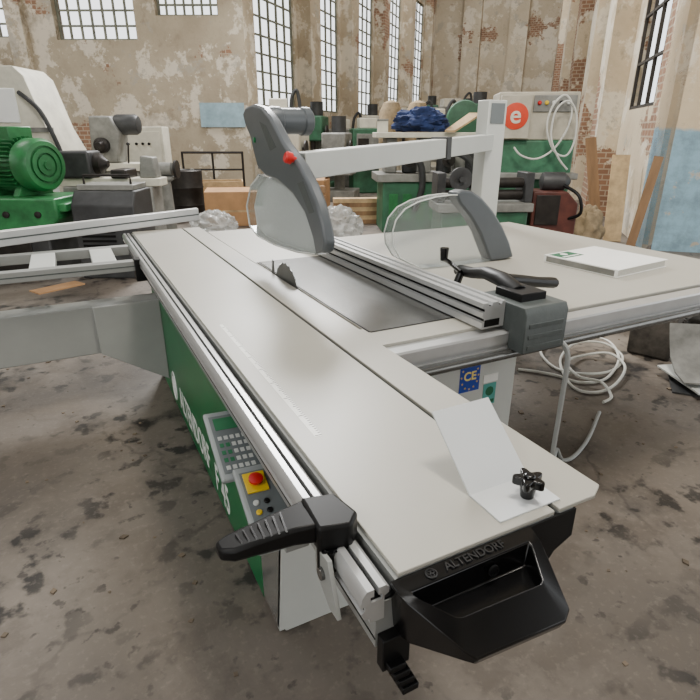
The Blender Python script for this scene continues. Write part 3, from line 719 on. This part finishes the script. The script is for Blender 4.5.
MB().lathe((-.12, 0, .98), (1, 0, 0), [(.04, 0), (.1, .01), (.1, .23), (.04, .24)], 20).build('motor', 'mgrey', t)
for x in (-.2, .16): MB().lathe((x, 0, .98), (1, 0, 0), [(.02, 0), (.13, 0), (.13, .04), (.02, .04)], 24).build('grinding_wheel', 'iron', t)
t = bg('steel_drum', 'rusty brown steel drum standing left of the low steel rack', 'drum', 186, 175, 10.2)
MB().lathe((0, 0, 0), (0, 0, 1), [(.26, 0), (.28, .01), (.28, .26), (.29, .28), (.28, .30), (.28, .56), (.29, .58), (.28, .60), (.28, .86), (.26, .88), (.24, .86)], 28).build('body', 'iron', t)
MB().lathe((.12, 0, .86), (0, 0, 1), [(.04, 0), (.04, .03), (.02, .035)], 12).build('cap', 'mgrey', t)
t = bg('wooden_crate', 'open slatted wooden crate in front of the low steel rack', 'crate', 220, 180, 11.4, 12)
for z in (.05, .25, .45):
    for y in (-.3, .28): MB().box(-.45, .45, y, y+.02, z, z+.15).build('slat', 'woodl', t, .003)
    for x in (-.45, .43): MB().box(x, x+.02, -.28, .28, z, z+.15).build('slat', 'woodl', t, .003)
MB().box(-.43, .43, -.28, .28, .0, .05).build('bottom', 'wood', t)
tag(MB().box(-1.05, .0, -.012, .0, 1.62, 2.15).build('wall_panel', 'bluep', loc=RF(-2.5, 13.97), rotz=-YAW), 'pale blue painted panel fixed on the left wall corner', 'panel')
def carton(x, y, f, w, d, h_, label, rot, m='card', flaps=True):
    t = bg('carton', label, 'box', x, y, f, rot)
    MB().box(-w/2, w/2, -d/2, d/2, 0, h_-.02).build('body', m, t, .006)
    if flaps:
        for s in (-1, 1):
            MB().prism([(-w/2, s*d/2, h_-.02), (w/2, s*d/2, h_-.02), (w/2-.02, s*d*.06, h_+.03), (-w/2+.02, s*d*.06, h_+.03)], (0, 0, .006)).build('flap', m, t)
    MB().box(-w/2+.02, w/2-.02, -d/2-.002, -d/2, h_*.4, h_*.46).build('tape', 'woodl', t)
carton(236, 195, 9.8, 1.0, .7, .58, 'wide brown carton left of the overhead saw guard', 6)
carton(306, 190, 10.4, .8, .6, .72, 'brown carton right of the overhead guard arm', -8)
p = base(295, 195, 9.0)
t = thing('wooden_pallet', 'wooden pallet standing on edge behind the saw table', 'pallet', p, -YAW+R(4))
for k in range(5): MB().box(-.5, .5, -.02, 0, .03+k*.14, .13+k*.14).build('board', 'wood', t, .003)
for x in (-.48, -.04, .4): MB().box(x, x+.08, .0, .09, 0, .7).build('bearer', 'wood', t, .003)
for x, y, f, sz, lb_, sd_ in ((213, 214, 8.3, (.34, .3, .26), 'crumpled clear plastic film heaped behind the sliding table', 1), (338, 208, 8.0, (.34, .3, .32), 'crumpled clear plastic film heaped behind the rip fence', 5)):
    tag(MB().blob((0, 0, sz[2]*.55), sz, .22, 5, 3.4, sd_).build('plastic_film', 'film', loc=base(x, y, f), rotz=-YAW), lb_, 'plastic film')
# bench machine with blue bundle
t = bg('moulding_machine', 'long grey and green moulding machine carrying a blue bundle at mid distance', 'machine', 436, 165, 9.2, 4)
MB().box(-.9, 1.0, -.35, .45, 0, .78).build('base', 'bgreen', t, .02)
MB().box(-1.0, .95, -.4, .4, .78, .9).build('bed', 'mgrey', t, .01)
for x in (-.75, -.2, .35, .75): MB().box(x-.09, x+.09, -.15, .3, .9, 1.42).build('spindle_housing', 'mgrey', t, .02)
MB().box(-1.0, .95, -.25, .35, 1.42, 1.5).build('top_beam', 'beige', t, .01)
for x in (-.5, .1, .6): MB().lathe((x, -.4, 1.1), (0, -1, 0), [(.1, 0), (.1, .03), (.03, .03), (.03, .1)], 20).build('hand_wheel', 'iron', t)
for k in range(8): MB().box(-.8+k*.22, -.66+k*.22, -.36, -.35, .2, .6).build('side_panel', 'mgreen', t)
for x in (-.45, .1, .55): MB().lathe((x, -.1, .9), (0, 0, 1), [(.1, 0), (.12, .02), (.12, .25), (.06, .3)], 16).build('spindle_motor', 'dgrey', t)
for x in (-.6, .2): MB().tube(smooth([(x, -.2, 1.15), (x+.05, -.42, 1.2), (x+.25, -.48, 1.05), (x+.3, -.45, .7), (x+.2, -.4, .35)], 6), .05, 10).build('suction_hose', 'dgrey', t)
fm = Matrix.Rotation(-YAW+R(4), 4, 'Z'); tl_ = t.location
tag(MB().blob((0, 0, .13), (.42, .26, .22), .3, 5, 2.6, 9).build('cloth_bundle', 'cloth', loc=tl_+fm @ V((-.28, 0, 1.50)), rotz=-YAW), 'dark blue cloth bundle on top of the moulding machine', 'bundle')
t2 = tl_+fm @ V((.35, -.1, 1.5))
tag(MB().prism([(-.3, -.25, 0), (-.15, -.28, 0), (.36, .25, .26), (.16, .28, .26)], (0, 0, .03)).build('wooden_board', 'woodl', loc=t2, rotz=-YAW), 'pale wooden board propped beside the blue bundle', 'board')
for k, (x, w_, h_, m_, lb_) in enumerate(((-.88, .16, .16, 'beige', 'small cream box on the left end of the moulding machine'), (.8, .18, .2, 'dgrey', 'small dark box on the right end of the moulding machine'))):
    q = thing('tool_box', lb_, 'box', tl_+fm @ V((x, 0, 1.5)), -YAW+R(8*k))
    MB().box(-w_/2, w_/2, -.1, .1, 0, h_).build('body', m_, q, .008); MB().box(-w_/2-.004, w_/2+.004, -.104, .104, h_, h_+.03).build('lid', 'mgrey', q, .006)
# console machine with letter emblem
t = bg('console_machine', 'large green machine with beige-grey upper panel and orange letter emblem near the back', 'machine', 530, 150, 7.9, -6)
MB().box(-.52, .50, -.3, .35, 0, 1.40).build('body', 'cgreen', t, .02)
MB().box(-.50, -.12, -.4, -.3, 1.42, 1.94).build('emblem_panel', 'bgrey', t, .01)
MB().box(-.52, .5, -.28, .3, 1.40, 1.98).build('head', 'bgrey', t, .02)
MB().box(-.08, .46, -.3, -.28, 1.74, 1.94).build('switch_plate', 'mgrey', t, .01)
MB().lathe((-.31, -.40, 1.69), (0, -1, 0), [(.16, 0), (.16, .008), (.15, .010)], 32).build('emblem_disc', 'orange', t)
text('e', .30, (-.31, -.412, 1.70), (1, 0, 0), (0, 0, 1), 'beige', t, 'emblem', .004, .004)
for k in range(5): MB().lathe((-.01+k*.09, -.30, 1.85), (0, -1, 0), [(.025, 0), (.025, .02), (.017, .03)], 12).build('push_button', ('red', 'yellow', 'key', 'bmatte', 'key')[k], t)
MB().box(-.58, .56, -.45, .3, .92, 1.0).build('work_table', 'mgrey', t, .01)
MB().box(-.35, .1, -.32, -.3, .2, .8).build('door', 'bgreen', t, .01)
cw = MB(); ctrl = [(-.3, -.46, 1.32), (-.2, -.48, 1.22), (.0, -.48, 1.18), (.2, -.47, 1.3), (.34, -.46, 1.55), (.36, -.46, 1.8), (.25, -.47, 1.93), (.12, -.47, 1.8), (.08, -.48, 1.55), (.2, -.49, 1.28), (.36, -.49, 1.22), (.44, -.48, 1.4), (.42, -.48, 1.7), (.3, -.49, 1.86), (.16, -.5, 1.75), (.14, -.5, 1.45), (.26, -.5, 1.2), (.4, -.48, 1.05)]
cob = cw.tube(smooth(ctrl, 6), .013, 6).build('cable', 'wcable', loc=t.location, rotz=t.rotation_euler.z)
tag(cob, 'white cable hung in loops on the front of the console machine', 'cable')
# dark roller machine and red unit in front
t = bg('roller_machine', 'dark grey roller machine with hand wheel directly behind the saw guard post', 'machine', 482, 200, 6.8, 3)
MB().box(-.55, .5, -.25, .3, 0, .62).build('base', 'bgreen', t, .02)
MB().box(-.6, .54, -.3, .3, .62, .72).build('bed', 'mgrey', t, .01)
for z in (.8, .94): MB().cyl((-.5, -.08, z), (.46, -.08, z), .06, 20).build('roller', 'iron', t)
for x in (-.55, .5): MB().box(x-.05, x+.05, -.2, .15, .72, 1.06).build('side_plate', 'dgrey', t, .01)
MB().lathe((-.36, -.3, 1.0), (0, -1, 0), [(.13, 0), (.13, .03), (.1, .035), (.03, .02), (.03, .08)], 24).build('hand_wheel', 'dgrey', t)
t = bg('pump_unit', 'dull red-brown machine unit with black hose beside the dark roller machine', 'pump', 551, 205, 6.9, -5)
MB().prism([(-.28, -.22, 0), (.26, -.22, 0), (.26, -.22, .70), (.12, -.22, .84), (-.28, -.22, .84)], (0, .44, 0)).build('tank', 'dred', t, .015)
MB().box(-.24, .04, -.24, -.22, .45, .80).build('front_plate', 'iron', t, .006)
MB().lathe((-.17, 0, .94), (1, 0, 0), [(.05, 0), (.10, .02), (.11, .05), (.11, .28), (.08, .32), (.03, .36)], 24).build('motor', 'dgrey', t)
MB().tube(smooth([(.16, -.2, .52), (.28, -.28, .6), (.24, -.25, .8), (.1, -.1, .90)], 6), .020, 8).build('hose', 'bmatte', t)
# leaning boards on the right
for i, (x, y, f, L, w, lean, rot, m_, lb_) in enumerate((
        (602, 200, 8.6, 1.5, .16, 18, 14, 'wood', 'brown board leaning left of the blue pier, nearest the console machine'),
        (618, 205, 8.0, 1.25, .24, 18, 5, 'woodl', 'pale short board leaning near the blue pier'),
        (632, 225, 6.6, 1.25, .10, 6, -4, 'wood', 'narrow dark board leaning right beside the blue pier'))):
    o = MB().box(-w/2, w/2, -.015, .015, 0, L).build('wooden_board', m_, loc=base(x, y, f)+V((0, 0, .004)))
    o.rotation_euler = (R(-lean), R(7*(i-1)), -YAW+R(rot-20)); tag(o, lb_, 'board')
tag(MB().blob((0, 0, .19), (.24, .2, .34), .25, 4, 2, 12).build('sack', 'sack', loc=base(588, 222, 7.8)), 'brown dusty sack standing right of the red-brown machine unit', 'sack')

# far machines down the hall
def far_cab(x, y, f, w, h_, m_, label, group=None):
    t = bg('machine_cabinet', label, 'machine', x, y, f, 8, group)
    MB().box(-w/2, w/2, -.4, .4, 0, h_).build('body', m_, t, .03)
    MB().box(-w*.4, w*.4, -.42, -.4, h_*.5, h_*.92).build('door', 'mgrey', t, .01)
    MB().box(-w*.3, w*.2, -.3, .2, h_, h_+.25).build('top_box', 'beige', t, .02)
    MB().box(-w*.7, w*.55, -.5, .4, h_*.38, h_*.44).build('table', 'mgrey', t, .01)
    MB().box(-w*.36, -w*.05, -.43, -.42, h_*.6, h_*.85).build('window', 'iron', t)
    MB().tube(smooth([(w*.3, -.1, h_), (w*.35, -.1, h_+.3), (w*.5, -.1, h_+.4), (w*.58, -.1, h_*.9), (w*.56, -.1, h_*.45)], 5), .04, 8).build('hose', 'dgrey', t)
def far_drill(x, y, f, h_, m_, label, group=None):
    t = bg('drill_press', label, 'machine', x, y, f, -10, group)
    MB().box(-.45, .45, -.4, .4, 0, .25).build('foot', m_, t, .02)
    MB().cyl((0, .15, .25), (0, .15, h_), .13, 16).build('column', 'mgrey', t)
    MB().box(-.28, .28, -.55, .3, h_*.68, h_).build('head', m_, t, .04)
    MB().box(-.5, .4, -.55, .1, h_*.4, h_*.45).build('table', 'mgrey', t, .01)
    MB().cyl((0, -.4, h_*.5), (0, -.4, h_*.68), .07, 12).build('spindle', 'iron', t)
    MB().cyl((0, .1, h_), (0, .1, h_+.35), .17, 16).build('motor', 'dgrey', t)
    MB().lathe((.28, -.3, h_*.8), (1, 0, 0), [(.03, 0), (.03, .06), (.16, .06), (.16, .09), (.03, .09)], 20).build('hand_wheel', 'iron', t)
far_cab(280, 110, 13.4, .8, 1.95, 'beige', 'cream cabinet machine in front of the first tall window')
far_drill(316, 115, 15.5, 1.9, 'bgreen', 'green drill press in front of the second tall window')
far_cab(342, 112, 17, 1.0, 1.6, 'mgrey', 'grey cabinet machine in front of the third tall window')
far_drill(372, 112, 19.0, 2.0, 'beige', 'cream drill press in front of the third tall window')
far_cab(392, 112, 21.5, 1.2, 1.9, 'beige', 'cream cabinet machine below the fourth tall window')
far_cab(411, 105, 17.0, 1.1, 1.9, 'beige', 'cream cabinet machine behind the dust extractor bags')
far_cab(452, 100, 20, 1.2, 2.3, 'mgrey', 'tall grey cabinet machine in front of the back wall pilasters')
far_drill(480, 100, 15, 2.1, 'mgrey', 'grey drill press in front of the back wall by the guard post')
far_cab(368, 125, 15.3, .9, 1.6, 'bgreen', 'green cabinet machine behind the overhead beam')
far_drill(338, 125, 13.4, 1.5, 'mgrey', 'short grey drill press behind the overhead beam, nearest of the row')
far_drill(292, 125, 11.7, 1.5, 'beige', 'short cream drill press just right of the overhead guard arm')
far_cab(434, 110, 13.6, .9, 1.75, 'beige', 'cream cabinet machine standing right behind the blue bundle')
far_drill(432, 100, 23.5, 2.5, 'bgreen', 'green drill press farthest back, between the cream cabinets')
far_cab(500, 100, 22, 1.3, 2.2, 'bgreen', 'green cabinet machine by the back wall right of the guard post')
FG = 'small machines in the haze at the end of the hall'; FL = 'small machine standing in the last row at the end of the hall'
for i, (x, f, m_) in enumerate(((446, 28, 'beige'), (468, 27, 'bgreen'), (490, 28.5, 'mgrey'), (515, 27, 'beige'))):
    (far_drill(x, 100, f, 2.6, m_, FL, FG) if i % 2 else far_cab(x, 100, f, 1.2, 2.3, m_, FL, FG))
# dust extractor with two bags
t = bg('dust_extractor', 'dust extractor with two tan cloth bags behind the blue bundle', 'extractor', 404, 120, 11.9, 5)
MB().box(-.55, .55, -.3, .3, .08, .2).build('base', 'bgreen', t, .02)
for x in (-.27, .27):
    MB().lathe((x, 0, .2), (0, 0, 1), [(.2, 0), (.23, .1), (.22, .7), (.19, .78)], 20).build('lower_bag', 'psack', t)
    MB().lathe((x, 0, 1.05), (0, 0, 1), [(.19, 0), (.24, .12), (.24, .8), (.16, 1.0), (.03, 1.05)], 20).build('filter_bag', 'sack', t)
    MB().lathe((x, 0, .96), (0, 0, 1), [(.2, 0), (.24, .02), (.24, .1), (.2, .12)], 20).build('collar', 'mgrey', t)
for x in (-.5, .5): MB().cyl((x, -.25, 0), (x, -.25, .09), .05, 10).build('castor', 'iron', t)
# band saw
t = bg('band_saw', 'green band saw with two wheel housings left of the guard post', 'saw', 466, 120, 11.2, -6)
MB().box(-.3, .25, -.25, .3, 0, .12).build('foot', 'dgrey', t, .02)
MB().box(.05, .25, -.12, .18, .12, 2.0).build('column', 'bgreen', t, .03)
for z in (.5, 1.75): MB().lathe((-.05, -.12, z), (0, 1, 0), [(.05, -.02), (.3, 0), (.32, .03), (.32, .2), (.28, .22)], 28).build('wheel_housing', 'bgreen', t)
MB().box(-.45, .1, -.35, .3, .95, 1.0).build('table', 'mgrey', t, .01)
MB().box(-.26, -.2, -.06, .02, 1.15, 1.6).build('blade_guard', 'iron', t)
# timber stack
for k in range(6):
    o = MB().box(-.5, .5, -.11, .11, 0, .07).build('timber_plank', 'woodl' if k % 2 else 'wood', loc=base(362, 165, 9.8)+V((0, 0, .072*k+.001)), rotz=-YAW+R(6+((k*37) % 7)-3))
    tag(o, 'rough plank in the small timber stack behind the rip fence', 'plank', 'stacked timber planks behind the rip fence')

# =====================================================================
# LIGHT, CAMERA
# =====================================================================
w = D.worlds.new('sky'); bpy.context.scene.world = w; w.use_nodes = True
bgn = w.node_tree.nodes['Background']; bgn.inputs[0].default_value = (.96, .985, 1, 1); bgn.inputs[1].default_value = 2.5
def area(name, loc, target, size, power, col=(1, 1, 1)):
    l = D.lights.new(name, 'AREA'); l.energy = power; l.size = size; l.color = col
    o = D.objects.new(name, l); C.objects.link(o); o.location = loc
    o.rotation_euler = (V(target)-V(loc)).to_track_quat('-Z', 'Y').to_euler()
area('roof_light', RF(-3.5, -2.5, 4.8), (.4, .8, .8), 1.6, 110, (1, .98, .94))  # added area lamp behind the camera, lights the near faces
area('window_light', RF(-1.5, 12.5, 7.0), (.8, 2, .8), 2.5, 1350, (1, .995, .98))  # added area lamp inside the hall, gives the table its sheen
area('hall_light', RF(2.5, 17, 9.4), RF(2.5, 17, 0), 6, 420, (1, .97, .92))
area('hall_end_light', RF(5.5, 23, 9.3), RF(7.5, 32, 4), 4, 600, (1, .98, .94))  # added fill lamp that brightens the dark back wall
area('pier_light', RF(1.0, 1.5, 6.5), RF(4.4, 7.0, 1.2), 1.6, 460, (1, .93, .82))  # added warm lamp standing in for sunlight on the pier
area('left_light', RF(-8, 8, 8.5), RF(-5.5, 13, 2.0), 3, 340, (1, .97, .92))
cd = D.cameras.new('camera'); cam = D.objects.new('camera', cd); C.objects.link(cam)
cam.location = CAM; cam.rotation_euler = (R(90)-math.atan(TP), 0, -YAW)
cd.sensor_width = 36; cd.lens = 540/700*36; cd.clip_start = .01; cd.clip_end = 200
bpy.context.scene.camera = cam
